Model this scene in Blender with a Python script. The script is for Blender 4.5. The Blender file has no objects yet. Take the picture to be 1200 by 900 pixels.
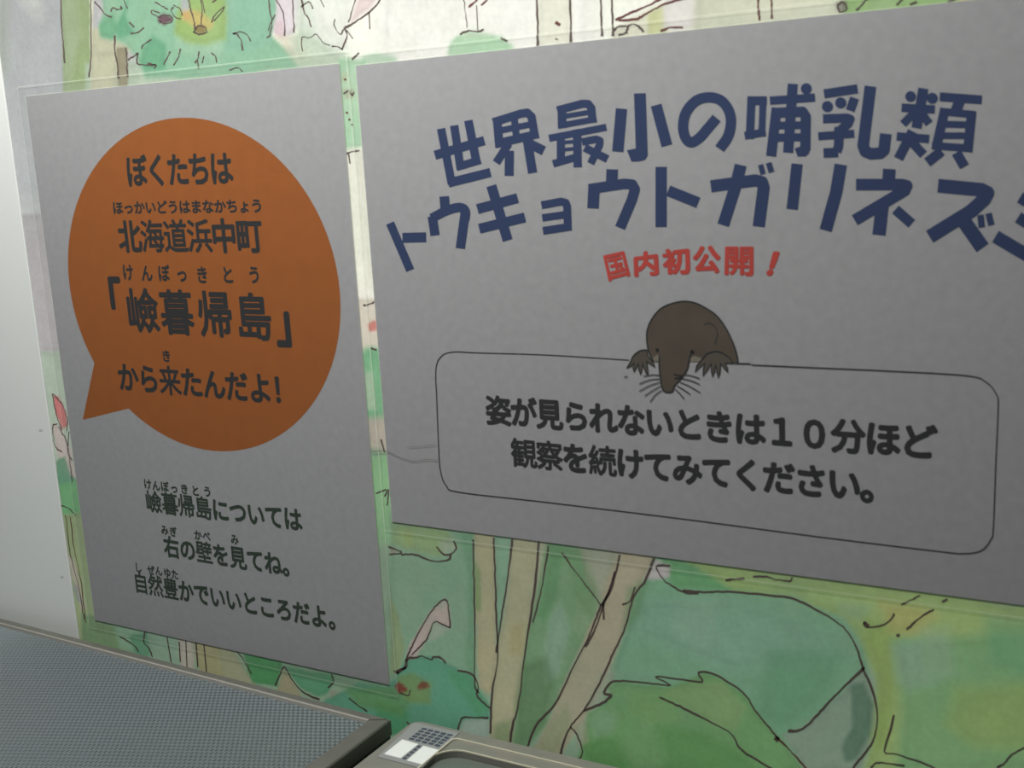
import bpy, bmesh, math
import numpy as np
from mathutils import Vector, Matrix

S = bpy.context.scene
COL = S.collection

# ---------------------------------------------------------------- camera
CAM = np.array([0.5409661883843079, -0.4294044097920484, 0.2567227259941355])
FPX = 1371.3906898160355                       # focal length in pixels of a 1200 wide frame
RM = np.array([[0.8674056900085355, 0.4946573046044839, -0.05405108641131236],
               [-0.052339836999053, 0.19871819042995292, 0.9786580721861735],
               [0.48484129819946204 + 0.01, -0.8460645553346812, 0.1982595717805305]])
cd = bpy.data.cameras.new('camera')
cam = bpy.data.objects.new('camera', cd)
COL.objects.link(cam)
cd.sensor_fit = 'HORIZONTAL'
cd.sensor_width = 36.0
cd.lens = FPX / 1200 * 36.0
cd.clip_start = 0.01
cd.dof.use_dof = True
cd.dof.focus_distance = 0.75
cd.dof.aperture_fstop = 26.0
m4 = Matrix.Identity(4)
for i in range(3):
    for j in range(3):
        m4[i][j] = RM[j][i]
    m4[i][3] = CAM[i]
cam.matrix_world = m4
S.camera = cam

# ---------------------------------------------------------------- world, lamps, exposure
w = bpy.data.worlds.new('room_light')
S.world = w
w.use_nodes = True
bg = w.node_tree.nodes['Background']
bg.inputs['Color'].default_value = (0.86, 0.93, 1.0, 1)
bg.inputs['Strength'].default_value = 0.075


def area(name, loc, target, sx, sy, power, color):
    d = bpy.data.lights.new(name, 'AREA')
    d.shape = 'RECTANGLE'
    d.size = sx
    d.size_y = sy
    d.energy = power
    d.color = color
    o = bpy.data.objects.new(name, d)
    COL.objects.link(o)
    o.location = loc
    o.rotation_euler = (Vector(target) - Vector(loc)).to_track_quat('-Z', 'Y').to_euler()
    return o


area('fluorescent_light', (0.17, -0.23, 0.65), (0.17, 0.0, 0.2), 0.46, 0.08, 5.55, (1.0, 0.985, 0.93))

S.view_settings.view_transform = 'Standard'
S.view_settings.look = 'None'
S.view_settings.gamma = 1.0
S.view_settings.exposure = 0.0
S.view_settings.use_curve_mapping = False

# ---------------------------------------------------------------- helpers


def wall(x, y, yy=0.0):
    """point of the wall plane seen at a pixel of the 1200x900 photograph -> (X, Z)"""
    d = RM.T @ np.array([(x - 600) / FPX, -(y - 450) / FPX, -1.0])
    t = (yy - CAM[1]) / d[1]
    p = CAM + t * d
    return p[0], p[2]


def lin(c):
    c = np.asarray(c, float) / 255.0
    return np.where(c <= 0.04045, c / 12.92, ((c + 0.045) / 1.055) ** 2.4)


def mat(name, rgb, rough=0.6, metallic=0.0, noise=0.0, scale=60.0, bump=0.0, bscale=400.0, spec=0.5):
    m = bpy.data.materials.new(name)
    m.use_nodes = True
    nt = m.node_tree
    p = nt.nodes['Principled BSDF']
    p.inputs['Roughness'].default_value = rough
    p.inputs['Metallic'].default_value = metallic
    p.inputs['Specular IOR Level'].default_value = spec
    p.inputs['Base Color'].default_value = (*rgb, 1)
    tc = nt.nodes.new('ShaderNodeTexCoord')
    if noise > 0:
        n = nt.nodes.new('ShaderNodeTexNoise')
        n.inputs['Scale'].default_value = scale
        n.inputs['Detail'].default_value = 6
        nt.links.new(tc.outputs['Object'], n.inputs['Vector'])
        r = nt.nodes.new('ShaderNodeMapRange')
        r.inputs['From Min'].default_value = 0.3
        r.inputs['From Max'].default_value = 0.7
        r.inputs['To Min'].default_value = 1 - noise
        r.inputs['To Max'].default_value = 1 + noise
        nt.links.new(n.outputs['Fac'], r.inputs['Value'])
        v = nt.nodes.new('ShaderNodeVectorMath')
        v.operation = 'SCALE'
        v.inputs[0].default_value = rgb
        nt.links.new(r.outputs['Result'], v.inputs['Scale'])
        nt.links.new(v.outputs['Vector'], p.inputs['Base Color'])
    if bump > 0:
        n2 = nt.nodes.new('ShaderNodeTexNoise')
        n2.inputs['Scale'].default_value = bscale
        nt.links.new(tc.outputs['Object'], n2.inputs['Vector'])
        b = nt.nodes.new('ShaderNodeBump')
        b.inputs['Strength'].default_value = bump
        b.inputs['Distance'].default_value = 0.001
        nt.links.new(n2.outputs['Fac'], b.inputs['Height'])
        nt.links.new(b.outputs['Normal'], p.inputs['Normal'])
    return m


def film_mat(name, haze, tint, rough=0.12, extra=0.0):
    """clear laminating film: lets light through, a little milky, mirrors at a glance"""
    m = bpy.data.materials.new(name)
    m.use_nodes = True
    nt = m.node_tree
    nt.nodes.clear()
    out = nt.nodes.new('ShaderNodeOutputMaterial')
    tr = nt.nodes.new('ShaderNodeBsdfTransparent')
    di = nt.nodes.new('ShaderNodeBsdfDiffuse')
    di.inputs['Color'].default_value = (*tint, 1)
    gl = nt.nodes.new('ShaderNodeBsdfGlossy')
    gl.inputs['Roughness'].default_value = rough
    lw = nt.nodes.new('ShaderNodeLayerWeight')
    lw.inputs['Blend'].default_value = 0.5
    pw = nt.nodes.new('ShaderNodeMath')
    pw.operation = 'POWER'
    pw.inputs[1].default_value = 5.0
    nt.links.new(lw.outputs['Facing'], pw.inputs[0])
    fr = nt.nodes.new('ShaderNodeMath')
    fr.operation = 'MULTIPLY_ADD'
    fr.inputs[1].default_value = 0.95
    fr.inputs[2].default_value = 0.03
    nt.links.new(pw.outputs[0], fr.inputs[0])
    tc = nt.nodes.new('ShaderNodeTexCoord')
    no = nt.nodes.new('ShaderNodeTexNoise')
    no.inputs['Scale'].default_value = 14
    bp = nt.nodes.new('ShaderNodeBump')
    bp.inputs['Strength'].default_value = 0.12
    bp.inputs['Distance'].default_value = 0.004
    nt.links.new(tc.outputs['Object'], no.inputs['Vector'])
    nt.links.new(no.outputs['Fac'], bp.inputs['Height'])
    nt.links.new(bp.outputs['Normal'], gl.inputs['Normal'])
    nt.links.new(bp.outputs['Normal'], lw.inputs['Normal'])
    m1 = nt.nodes.new('ShaderNodeMixShader')
    m1.inputs['Fac'].default_value = haze
    nt.links.new(tr.outputs[0], m1.inputs[1])
    nt.links.new(di.outputs[0], m1.inputs[2])
    m2 = nt.nodes.new('ShaderNodeMixShader')
    nt.links.new(fr.outputs[0], m2.inputs['Fac'])
    nt.links.new(m1.outputs[0], m2.inputs[1])
    nt.links.new(gl.outputs[0], m2.inputs[2])
    nt.links.new(m2.outputs[0], out.inputs['Surface'])
    return m


def link(name, me, material, parent=None, kind=None):
    o = bpy.data.objects.new(name, me)
    COL.objects.link(o)
    if material:
        me.materials.append(material)
    if parent:
        o.parent = parent
    if kind:
        o['kind'] = kind
    return o


def box_bm(bm, x0, x1, y0, y1, z0, z1, bev=0.0):
    r = bmesh.ops.create_cube(bm, size=1.0)
    vs = r['verts']
    for v in vs:
        v.co = Vector(((x0 + x1) / 2 + v.co.x * (x1 - x0), (y0 + y1) / 2 + v.co.y * (y1 - y0), (z0 + z1) / 2 + v.co.z * (z1 - z0)))
    if bev > 0:
        es = list({e for v in vs for e in v.link_edges})
        bmesh.ops.bevel(bm, geom=es, offset=bev, segments=2, affect='EDGES', profile=0.5)


def box(name, b, material, parent=None, bev=0.0, kind=None):
    bm = bmesh.new()
    box_bm(bm, *b, bev)
    me = bpy.data.meshes.new(name)
    bm.to_mesh(me)
    bm.free()
    return link(name, me, material, parent, kind)


def thing(name, label, cat, loc=(0, 0, 0), group=None):
    o = bpy.data.objects.new(name, None)
    o.empty_display_size = 0.02
    COL.objects.link(o)
    o.location = loc
    o['label'] = label
    o['category'] = cat
    if group:
        o['group'] = group
    return o


def prism(bm, pts, z0, z1):
    """closed polygon of (x, y) pulled up from z0 to z1"""
    a = [bm.verts.new((x, y, z0)) for x, y in pts]
    b = [bm.verts.new((x, y, z1)) for x, y in pts]
    n = len(pts)
    for i in range(n):
        j = (i + 1) % n
        bm.faces.new((a[i], a[j], b[j], b[i]))
    bm.faces.new(a[::-1])
    bm.faces.new(b)


class Flat:
    """flat print lying on an upright sheet: polygons in wall coordinates (X, Z) at depth y"""

    def __init__(self, y, step=4e-7):
        self.y = y
        self.step = step
        self.v = []
        self.f = []

    def poly(self, pts):
        self.y -= self.step                       # each stroke a hair in front of the last
        n = len(self.v)
        a = sum(pts[i][0] * pts[(i + 1) % len(pts)][1] - pts[(i + 1) % len(pts)][0] * pts[i][1] for i in range(len(pts)))
        if a < 0:
            pts = pts[::-1]
        self.v += [(p[0], self.y, p[1]) for p in pts]
        self.f.append(tuple(range(n, n + len(pts))))

    def ngon_px(self, pts):
        self.poly([wall(*p) for p in pts])

    def disc_px(self, c, rx, ry=None, n=20):
        ry = ry or rx
        self.ngon_px([(c[0] + rx * math.cos(2 * math.pi * k / n), c[1] + ry * math.sin(2 * math.pi * k / n)) for k in range(n)])

    def ribbon(self, pts, width, conv=True, taper=None):
        """strip of given width along pts; in photograph pixels (conv) or wall metres; mitred joins, square ends"""
        pts = [np.array(p, float) for p in pts]
        n = len(pts)
        L, R = [], []
        for i in range(n):
            a = pts[i] - pts[i - 1] if i > 0 else None
            b = pts[i + 1] - pts[i] if i < n - 1 else None
            if a is None:
                a = b
            if b is None:
                b = a
            a = a / (np.linalg.norm(a) + 1e-12)
            b = b / (np.linalg.norm(b) + 1e-12)
            t = a + b
            if np.linalg.norm(t) < 0.2:
                t = a
            t = t / np.linalg.norm(t)
            nn = np.array([-t[1], t[0]])
            c = max(0.45, nn @ np.array([-a[1], a[0]]))
            wd = width if taper is None else width * taper(i / (n - 1))
            L.append(pts[i] + nn * wd / 2 / c)
            R.append(pts[i] - nn * wd / 2 / c)
        if conv:
            L = [wall(*p) for p in L]
            R = [wall(*p) for p in R]
        for i in range(n - 1):
            self.poly([L[i], L[i + 1], R[i + 1], R[i]])

    def stroke(self, pts, width):
        """brush stroke: one bar per segment, round joints, square ends"""
        pts = [np.array(p, float) for p in pts]
        for a, b in zip(pts[:-1], pts[1:]):
            t = (b - a) / (np.linalg.norm(b - a) + 1e-9)
            n = np.array([-t[1], t[0]]) * width / 2
            self.ngon_px([a + n, b + n, b - n, a - n])
        for p in pts[1:-1]:
            self.disc_px(p, width / 2, n=24)

    def build(self, name, material, parent, kind=None):
        me = bpy.data.meshes.new(name)
        me.from_pydata([tuple(map(float, v)) for v in self.v], [], self.f)
        me.update()
        return link(name, me, material, parent, kind)


def smooth(pts, k=8):
    """Catmull-Rom through the points"""
    P = [np.array(p, float) for p in pts]
    if len(P) < 3:
        return P
    P = [2 * P[0] - P[1]] + P + [2 * P[-1] - P[-2]]
    out = []
    for i in range(1, len(P) - 2):
        for j in range(k):
            t = j / k
            a, b, c, d = P[i - 1:i + 3]
            out.append(0.5 * ((2 * b) + (-a + c) * t + (2 * a - 5 * b + 4 * c - d) * t * t + (-a + 3 * b - 3 * c + d) * t ** 3))
    out.append(P[-2])
    return out


# ---- lettering out of Blender's own built-in type (no font file is loaded)
GC = {}


def glyph(ch, off):
    if (ch, off) in GC:
        return GC[(ch, off)]
    c = bpy.data.curves.new('glyph', 'FONT')
    c.body = ch
    c.size = 1
    c.offset = off
    c.resolution_u = 3
    c.fill_mode = 'FRONT'
    o = bpy.data.objects.new('glyph', c)
    COL.objects.link(o)
    dg = bpy.context.evaluated_depsgraph_get()
    e = o.evaluated_get(dg)
    me = e.to_mesh()
    vs = np.array([(v.co.x, v.co.y) for v in me.vertices])
    fs = [tuple(p.vertices) for p in me.polygons]
    e.to_mesh_clear()
    bpy.data.objects.remove(o)
    bpy.data.curves.remove(c)
    GC[(ch, off)] = (vs, fs)
    return vs, fs


def put_glyph(fl, ch, center, w_, h_, off):
    """one character, its em square centred on a wall point, w_ x h_ metres; off thickens the strokes"""
    q = [(center[0] - w_ / 2, center[1] + h_ * 0.62 - h_ * 0), (center[0] + w_ / 2, center[1] + h_ * 0.62), (center[0] + w_ / 2, center[1] - h_ * 0.38), (center[0] - w_ / 2, center[1] - h_ * 0.38)]
    lay(fl, ch, q, off, (0.0, 0.0), (1.0, 1.0))


def lay(fl, ch, q, off, lo, hi):
    vs, fs = glyph(ch, 0.0)
    if '\u4e00' <= ch <= '\u9fff':
        off *= 0.9 if ch in '北中町石右内初公姿見分' else 0.6
    q = [np.array(p) for p in q]
    y = fl.y
    for k in range(13):
        r = 0 if k == 0 else (off if k < 9 else off * 0.5)
        a = math.pi / 4 * k if k < 9 else math.pi / 2 * k
        dx, dy = r * math.cos(a), r * math.sin(a)
        n = len(fl.v)
        y -= 2.5e-6
        for x, z in vs:
            u = (x + dx - lo[0]) / (hi[0] - lo[0])
            v = (z + dy - lo[1]) / (hi[1] - lo[1])
            p = (q[3] * (1 - u) + q[2] * u) * (1 - v) + (q[0] * (1 - u) + q[1] * u) * v
            fl.v.append((p[0], y, p[1]))
        fl.f += [tuple(n + i for i in f) for f in fs]


def put_quad(fl, ch, quad, off):
    """one character fitted into four pixel corners TL TR BR BL of its ink"""
    vs, fs = glyph(ch, 0.0)
    lo, hi = vs.min(0) - off, vs.max(0) + off
    lay(fl, ch, [wall(*p) for p in quad], off, lo, hi)


def line(fl, text, p0, p1, n1, w_, h_, off):
    """text from the pixel centre p0 of its first character to p1 of character number n1"""
    a = np.array(wall(*p0))
    b = np.array(wall(*p1))
    for i, ch in enumerate(text):
        if ch == '\u3000':
            continue
        put_glyph(fl, ch, a + (b - a) * i / n1, w_, h_, off)


def spots(fl, text, cs, w_, h_, off):
    for ch, c in zip(text, cs):
        put_glyph(fl, ch, wall(*c), w_, h_, off)


# ---------------------------------------------------------------- the setting
m_wall = mat('wall_paint', (0.62, 0.63, 0.62), 0.7, noise=0.03, scale=8, bump=0.1, bscale=300)
m_ceil = mat('ceiling_paint', (0.6, 0.6, 0.58), 0.9)
m_floor = mat('floor_vinyl', (0.20, 0.20, 0.19), 0.5, noise=0.12, scale=10)
box('wall_back', (-1.2, 1.6, 0.004, 0.08, -0.95, 1.45), m_wall, kind='structure')
box('floor', (-1.2, 1.6, -1.6, 0.08, -1.0, -0.95), m_floor, kind='structure')
box('ceiling', (-1.2, 1.6, -1.6, 0.08, 1.45, 1.5), m_ceil, kind='structure')

# plain board to the left of the picture wall
m_board = mat('white_board_paint', (0.72, 0.75, 0.74), 0.45, noise=0.02, scale=5, bump=0.05, bscale=150)
bd = thing('white_panel', 'plain white painted wall panel left of the watercolour mural', 'panel', (-0.40, 0.0, -0.16))
bo = box('board', (0, 0.3835, -0.0002, 0.004, 0, 0.95), m_board, bd, bev=0.0004)
m_dent = mat('dent_filler', (0.52, 0.56, 0.55), 0.6)
for px in ((73, 676), (48, 504)):
    X, Z = wall(*px)
    f = Flat(-0.0003)
    f.disc_px(px, 2.2, 1.6, 10)
    d = f.build('dent', m_dent, bd)
    d.matrix_parent_inverse = Matrix.Translation(-Vector(bd.location))

# ---------------------------------------------------------------- watercolour mural
def LIGHT(x, z):
    """how strongly the tube lights each spot of the wall (used to turn photographed tones back into paint)"""
    t = 0
    for lx in (-0.18, 0.0, 0.18):
        dx, dy, dz = x - 0.17 - lx, 0.23, 0.65 - z
        d = np.sqrt(dx * dx + dy * dy + dz * dz)
        t = t + dy / d * ((dy * 0.4624 + dz * 0.8863) / d) / d ** 2
    return 0.58 * t / 3 + 0.045


X0, X1, Z0, Z1, STEP = -0.0162, 0.75, -0.16, 0.46, 0.00125
gx = np.arange(X0, X1, STEP)
gz = np.arange(Z0, Z1, STEP)
NX, NZ = len(gx), len(gz)
GX, GZ = np.meshgrid(gx, gz)
rng = np.random.default_rng(5)


def vnoise(cell):
    nx, nz = int((X1 - X0) / cell) + 3, int((Z1 - Z0) / cell) + 3
    L = rng.random((nz, nx))
    u = (GX - X0) / cell
    v = (GZ - Z0) / cell
    i, j = u.astype(int), v.astype(int)
    fu, fv = u - i, v - j
    fu, fv = fu * fu * (3 - 2 * fu), fv * fv * (3 - 2 * fv)
    return (L[j, i] * (1 - fu) + L[j, i + 1] * fu) * (1 - fv) + (L[j + 1, i] * (1 - fu) + L[j + 1, i + 1] * fu) * fv


N1 = vnoise(0.030)
N2 = vnoise(0.011)
N3 = vnoise(0.0045)
NE = (N2 - 0.5) * 0.6 + (N3 - 0.5) * 0.4
NB = (N1 - 0.5) * 0.6 + (N2 - 0.5) * 0.4
ALB = np.zeros((NZ, NX, 3))


def wash(col, pts, alpha=0.9, soft=1.5, edge=0.10, wob=1.6, wallpts=False):
    P = np.array(pts if wallpts else [wall(*p) for p in pts])
    s = soft / 1000
    mg = s + 0.004
    i0 = max(0, int((P[:, 0].min() - mg - X0) / STEP))
    i1 = min(NX, int((P[:, 0].max() + mg - X0) / STEP) + 2)
    j0 = max(0, int((P[:, 1].min() - mg - Z0) / STEP))
    j1 = min(NZ, int((P[:, 1].max() + mg - Z0) / STEP) + 2)
    if i0 >= i1 or j0 >= j1:
        return
    x = GX[j0:j1, i0:i1]
    z = GZ[j0:j1, i0:i1]
    d2 = np.full(x.shape, 1e9)
    ins = np.zeros(x.shape, bool)
    n = len(P)
    for k in range(n):
        a, b = P[k], P[(k + 1) % n]
        e = b - a
        t = np.clip(((x - a[0]) * e[0] + (z - a[1]) * e[1]) / (e @ e + 1e-12), 0, 1)
        d2 = np.minimum(d2, (x - a[0] - t * e[0]) ** 2 + (z - a[1] - t * e[1]) ** 2)
        if abs(e[1]) > 1e-12:
            c = ((a[1] > z) != (b[1] > z)) & (x < e[0] * (z - a[1]) / e[1] + a[0])
            ins ^= c
    d = np.sqrt(d2) * np.where(ins, 1, -1) + NE[j0:j1, i0:i1] * wob / 1000
    a = np.clip(d / (2 * s) + 0.5, 0, 1)
    a = a * a * (3 - 2 * a)
    rim = np.exp(-((d - s) / 0.0012) ** 2) * edge
    al = (a * alpha * np.clip(1 + NB[j0:j1, i0:i1] * 0.45, 0, 1.15))[..., None]
    L = LIGHT(x, z)[..., None]
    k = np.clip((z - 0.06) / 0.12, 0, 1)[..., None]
    lc = lin(col)
    lc = lc.mean() + (lc - lc.mean()) * 0.86
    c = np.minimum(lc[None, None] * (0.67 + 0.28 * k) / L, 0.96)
    c = c * (1 - rim[..., None] * a[..., None])
    ALB[j0:j1, i0:i1] = ALB[j0:j1, i0:i1] * (1 - np.clip(al, 0, 1)) + c * np.clip(al, 0, 1)


ALB[:] = np.minimum(lin((236, 238, 222)), 0.9)
wash((128, 158, 132), [(380, 480), (470, 420), (1400, 560), (1400, 1200), (-200, 1200), (-200, 700), (60, 520)], 1, 6)
# --- top left
wash((184, 189, 193), [(-60, -60), (72, -60), (76, 120), (90, 420), (-60, 420)], 1, 1.5)
wash((170, 180, 165), [(-60, -20), (10, -20), (8, 90), (-60, 90)], 0.5, 4)
wash((166, 187, 146), [(70, -60), (106, -60), (105, 130), (74, 130)], 1, 1)
wash((160, 186, 118), [(90, -10), (105, 10), (105, 100), (82, 95), (92, 40)], 0.5, 3)
wash((205, 206, 176), [(107, -60), (200, -60), (150, 130), (106, 130)], 1, 1)
wash((203, 204, 212), [(108, -60), (128, -30), (122, 30), (108, 32)], 0.9, 1.5)
wash((204, 204, 210), [(148, 60), (166, 62), (162, 92), (148, 92)], 0.9, 1)
wash((186, 208, 184), [(100, 76), (400, 50), (400, 120), (100, 130)], 0.9, 2)
wash((205, 206, 176), [(106, 60), (136, 60), (136, 120), (106, 120)], 0.9, 1)
wash((152, 207, 172), [(112, -60), (330, -60), (324, 25), (318, 42), (335, 55), (365, 66), (350, 80), (235, 92), (170, 92), (160, 70), (146, 52), (135, 46), (118, 44), (115, 28), (120, 14)], 1, 1.5)
wash((148, 206, 180), [(262, -30), (325, -30), (318, 42), (300, 60), (262, 60)], 0.6, 3)
wash((98, 184, 140), [(150, -5), (146, 18), (152, 30), (160, 40), (138, 44), (135, 30), (145, 12)], 0.75, 1.6)
wash((112, 186, 140), [(122, 22), (132, 14), (138, 36), (128, 46), (117, 42), (116, 30)], 0.7, 1.6)
wash((104, 184, 140), [(166, 56), (178, 42), (194, 52), (194, 82), (170, 84), (163, 72)], 0.75, 1.8)
wash((170, 204, 105), [(206, 20), (216, -20), (262, -20), (266, 20), (264, 46), (240, 54), (216, 50), (203, 38)], 0.9, 2)
wash((232, 205, 120), [(214, 10), (236, 14), (250, 26), (248, 33), (232, 38), (224, 28), (214, 22)], 0.85, 1.2)
wash((240, 190, 120), [(212, 14), (220, 12), (222, 22), (214, 22)], 0.7, 0.8)
wash((205, 205, 225), [(210, -10), (219, -10), (221, 12), (212, 12)], 0.8, 0.8)
wash((125, 88, 104), [(185, 18), (193, 16), (201, 19), (201, 25), (192, 28), (185, 25)], 0.9, 0.5)
wash((150, 130, 85), [(228, 33), (236, 28), (241, 33), (240, 39), (229, 39)], 0.9, 0.5)
wash((165, 160, 132), [(136, 56), (149, 56), (149, 110), (138, 110)], 1, 0.8)
wash((236, 226, 234), [(318, -60), (352, -60), (352, 20), (345, 42), (328, 46), (320, 38), (324, 12)], 1, 1)
wash((240, 205, 215), [(320, 28), (330, 22), (334, 44), (322, 44)], 0.6, 1.5)
wash((232, 224, 200), [(322, 42), (350, 40), (372, 60), (350, 76), (338, 64)], 0.8, 2)
wash((228, 240, 226), [(350, -60), (420, -60), (405, 60), (372, 68), (345, 44)], 1, 3)
wash((204, 224, 200), [(338, 46), (352, 30), (400, 62), (418, 75), (350, 82)], 0.7, 3)
wash((250, 253, 246), [(352, -60), (800, -60), (800, 80), (420, 95), (398, 60), (372, 40)], 0.7, 4)
wash((255, 255, 250), [(440, -60), (700, -60), (700, 90), (440, 110)], 0.9, 6)
wash((246, 222, 224), [(410, 24), (420, -4), (446, -8), (434, 10), (424, 18), (408, 30)], 0.85, 1.2)
wash((200, 232, 202), [(400, 62), (410, 68), (410, 82), (400, 82)], 0.8, 2)
wash((190, 228, 196), [(424, 66), (440, 62), (462, 65), (470, 80), (420, 84)], 0.9, 1.5)
wash((186, 230, 190), [(524, 60), (526, 50), (534, 42), (550, 38), (570, 40), (588, 44), (600, 54), (606, 72), (524, 72)], 1, 1.2)
wash((214, 236, 206), [(540, 38), (560, 34), (572, 42), (545, 46)], 0.6, 2)
wash((240, 242, 222), [(628, -60), (668, -60), (669, 70), (630, 70)], 0.8, 1.5)
wash((222, 222, 196), [(716, 34), (765, 8), (850, -20), (850, 60), (715, 60)], 0.8, 2)
wash((212, 218, 160), [(760, 16), (778, 8), (782, 46), (758, 46)], 0.9, 1)
wash((236, 234, 232), [(778, -6), (820, -10), (818, 30), (790, 40), (778, 32)], 0.85, 1.2)
wash((212, 217, 192), [(815, -60), (985, -60), (985, 40), (812, 50)], 0.9, 1.8)
wash((224, 225, 202), [(860, -60), (960, -60), (955, 8), (865, 16)], 0.5, 4)
wash((150, 190, 118), [(986, -60), (1230, -60), (1230, 20), (986, 26)], 1, 1)
wash((130, 178, 92), [(1040, -60), (1120, -60), (1120, 20), (1050, 20)], 0.5, 2)
wash((205, 165, 120), [(1125, -6), (1160, -8), (1160, 6), (1125, 6)], 0.8, 1.5)
wash((120, 115, 110), [(980, 1), (991, -1), (993, 12), (982, 14)], 0.8, 0.6)
# --- between the two sheets
wash((178, 226, 186), [(395, 70), (428, 70), (430, 172), (400, 176)], 1, 1)
wash((205, 190, 150), [(400, 86), (406, 86), (406, 96), (400, 96)], 0.6, 1)
wash((190, 150, 120), [(402, 104), (415, 104), (415, 114), (404, 116)], 0.5, 1)
wash((250, 252, 236), [(400, 176), (436, 172), (446, 372), (410, 374)], 1, 1)
wash((240, 240, 226), [(416, 176), (426, 176), (440, 340), (430, 340)], 0.7, 1.5)
wash((220, 210, 195), [(412, 350), (448, 350), (450, 412), (416, 412)], 0.9, 1)
wash((218, 128, 118), [(430, 381), (436, 375), (447, 374), (446, 386), (432, 388)], 0.9, 0.7)
wash((125, 190, 142), [(420, 412), (452, 408), (458, 492), (424, 490)], 1, 2.6, wob=5)
wash((196, 206, 186), [(426, 436), (436, 436), (440, 480), (428, 480)], 0.6, 1.6)
wash((196, 184, 170), [(424, 490), (458, 490), (462, 530), (430, 528)], 1, 2.6, wob=5)
wash((142, 192, 140), [(430, 532), (464, 532), (470, 640), (436, 640)], 1, 2.6, wob=5)
# --- left strip beside the white panel
wash((176, 172, 176), [(0, 250), (100, 250), (100, 410), (30, 414)], 1, 1.5)
wash((168, 184, 168), [(30, 414), (100, 410), (110, 560), (60, 560)], 1, 1.2)
wash((196, 112, 112), [(60, 462), (68, 464), (76, 482), (79, 500), (72, 503), (66, 488)], 0.95, 0.5)
wash((188, 172, 168), [(60, 496), (70, 500), (84, 530), (90, 570), (80, 570), (66, 530)], 0.9, 0.8)
wash((96, 148, 118), [(64, 540), (76, 534), (82, 556), (96, 568), (96, 600), (70, 604)], 0.95, 1)
wash((110, 172, 112), [(68, 570), (90, 562), (100, 600), (80, 620), (70, 600)], 0.7, 1.2)
wash((140, 156, 114), [(68, 604), (110, 600), (125, 770), (85, 770)], 1, 1.2)
wash((170, 160, 150), [(78, 650), (86, 656), (100, 712), (94, 716)], 0.8, 0.8)
wash((120, 130, 150), [(84, 684), (90, 686), (95, 706), (89, 704)], 0.5, 0.8)
# --- below the left sheet
wash((112, 142, 104), [(95, 720), (140, 725), (160, 770), (96, 760)], 1, 1.5)
wash((124, 160, 134), [(130, 722), (172, 735), (170, 770), (140, 760)], 0.9, 1.5)
wash((86, 142, 110), [(150, 745), (172, 740), (178, 768), (160, 770)], 0.8, 1)
wash((128, 158, 136), [(172, 734), (212, 745), (214, 790), (178, 790)], 1, 1.2)
wash((166, 162, 150), [(208, 745), (226, 745), (228, 790), (212, 790)], 0.9, 0.8)
wash((152, 150, 112), [(224, 748), (262, 750), (292, 800), (236, 800)], 1, 0.8)
wash((150, 154, 124), [(255, 752), (275, 765), (300, 805), (262, 805)], 0.9, 1)
wash((72, 140, 88), [(284, 765), (330, 775), (325, 804), (296, 800), (288, 785)], 1, 0.8)
wash((150, 146, 116), [(325, 808), (332, 784), (352, 812), (352, 830), (322, 826)], 1, 0.6)
wash((82, 148, 110), [(334, 782), (392, 792), (384, 812), (372, 818), (352, 808)], 1, 0.8)
wash((144, 148, 124), [(386, 810), (402, 812), (424, 834), (388, 830)], 0.9, 1)
wash((80, 120, 90), [(300, 755), (400, 770), (450, 800), (440, 812), (330, 790)], 0.35, 3)
# --- below the right sheet, left part
wash((118, 156, 130), [(455, 600), (556, 612), (558, 860), (455, 860)], 0.9, 2)
wash((136, 162, 112), [(458, 612), (520, 618), (535, 640), (515, 652), (470, 644), (458, 636)], 0.9, 2)
wash((150, 168, 92), [(470, 622), (482, 622), (484, 642), (472, 640)], 0.5, 2)
wash((150, 166, 148), [(514, 636), (528, 632), (534, 644), (520, 652)], 0.7, 1)
wash((104, 152, 116), [(536, 610), (556, 612), (557, 810), (544, 780), (548, 680)], 0.75, 2)
wash((148, 140, 128), [(456, 640), (468, 646), (464, 650), (456, 650)], 0.8, 0.6)
wash((140, 150, 96), [(457, 700), (466, 720), (474, 760), (466, 790), (457, 790)], 0.6, 1.6)
wash((70, 132, 84), [(560, 625), (580, 645), (575, 720), (560, 718)], 0.4, 2)
wash((166, 161, 128), [(555, 610), (579, 614), (582, 720), (581, 800), (573, 815), (560, 806), (557, 720)], 1, 0.8)
wash((110, 150, 92), [(554, 655), (564, 670), (563, 716), (556, 716)], 0.7, 1)
wash((124, 164, 136), [(579, 614), (602, 616), (598, 670), (588, 730), (582, 760), (580, 700)], 1, 0.8)
wash((164, 162, 130), [(601, 616), (632, 620), (626, 690), (616, 770), (604, 840), (598, 890), (570, 890), (576, 820), (582, 760), (590, 720)], 1, 0.8)
wash((160, 150, 96), [(598, 732), (614, 730), (612, 770), (596, 765)], 0.5, 2)
wash((104, 138, 92), [(580, 848), (600, 842), (598, 890), (572, 890)], 0.6, 2)
wash((160, 164, 136), [(632, 620), (643, 622), (638, 660), (624, 730), (618, 730)], 0.9, 0.8)
wash((112, 152, 112), [(643, 622), (690, 630), (712, 690), (680, 760), (640, 850), (605, 890), (600, 870), (618, 740)], 1, 1.2)
wash((80, 140, 88), [(646, 630), (660, 632), (654, 700), (636, 730), (630, 720)], 0.55, 2)
wash((134, 166, 146), [(644, 726), (656, 700), (668, 740), (654, 790), (640, 800), (636, 770)], 0.7, 2.5)
wash((82, 116, 78), [(612, 780), (640, 770), (650, 800), (640, 850), (604, 880), (604, 820)], 0.6, 3)
wash((132, 158, 122), [(678, 690), (706, 705), (692, 750), (672, 740)], 0.6, 2)
wash((148, 154, 134), [(678, 640), (724, 642), (712, 690), (704, 706), (686, 680)], 1, 1)
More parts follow.
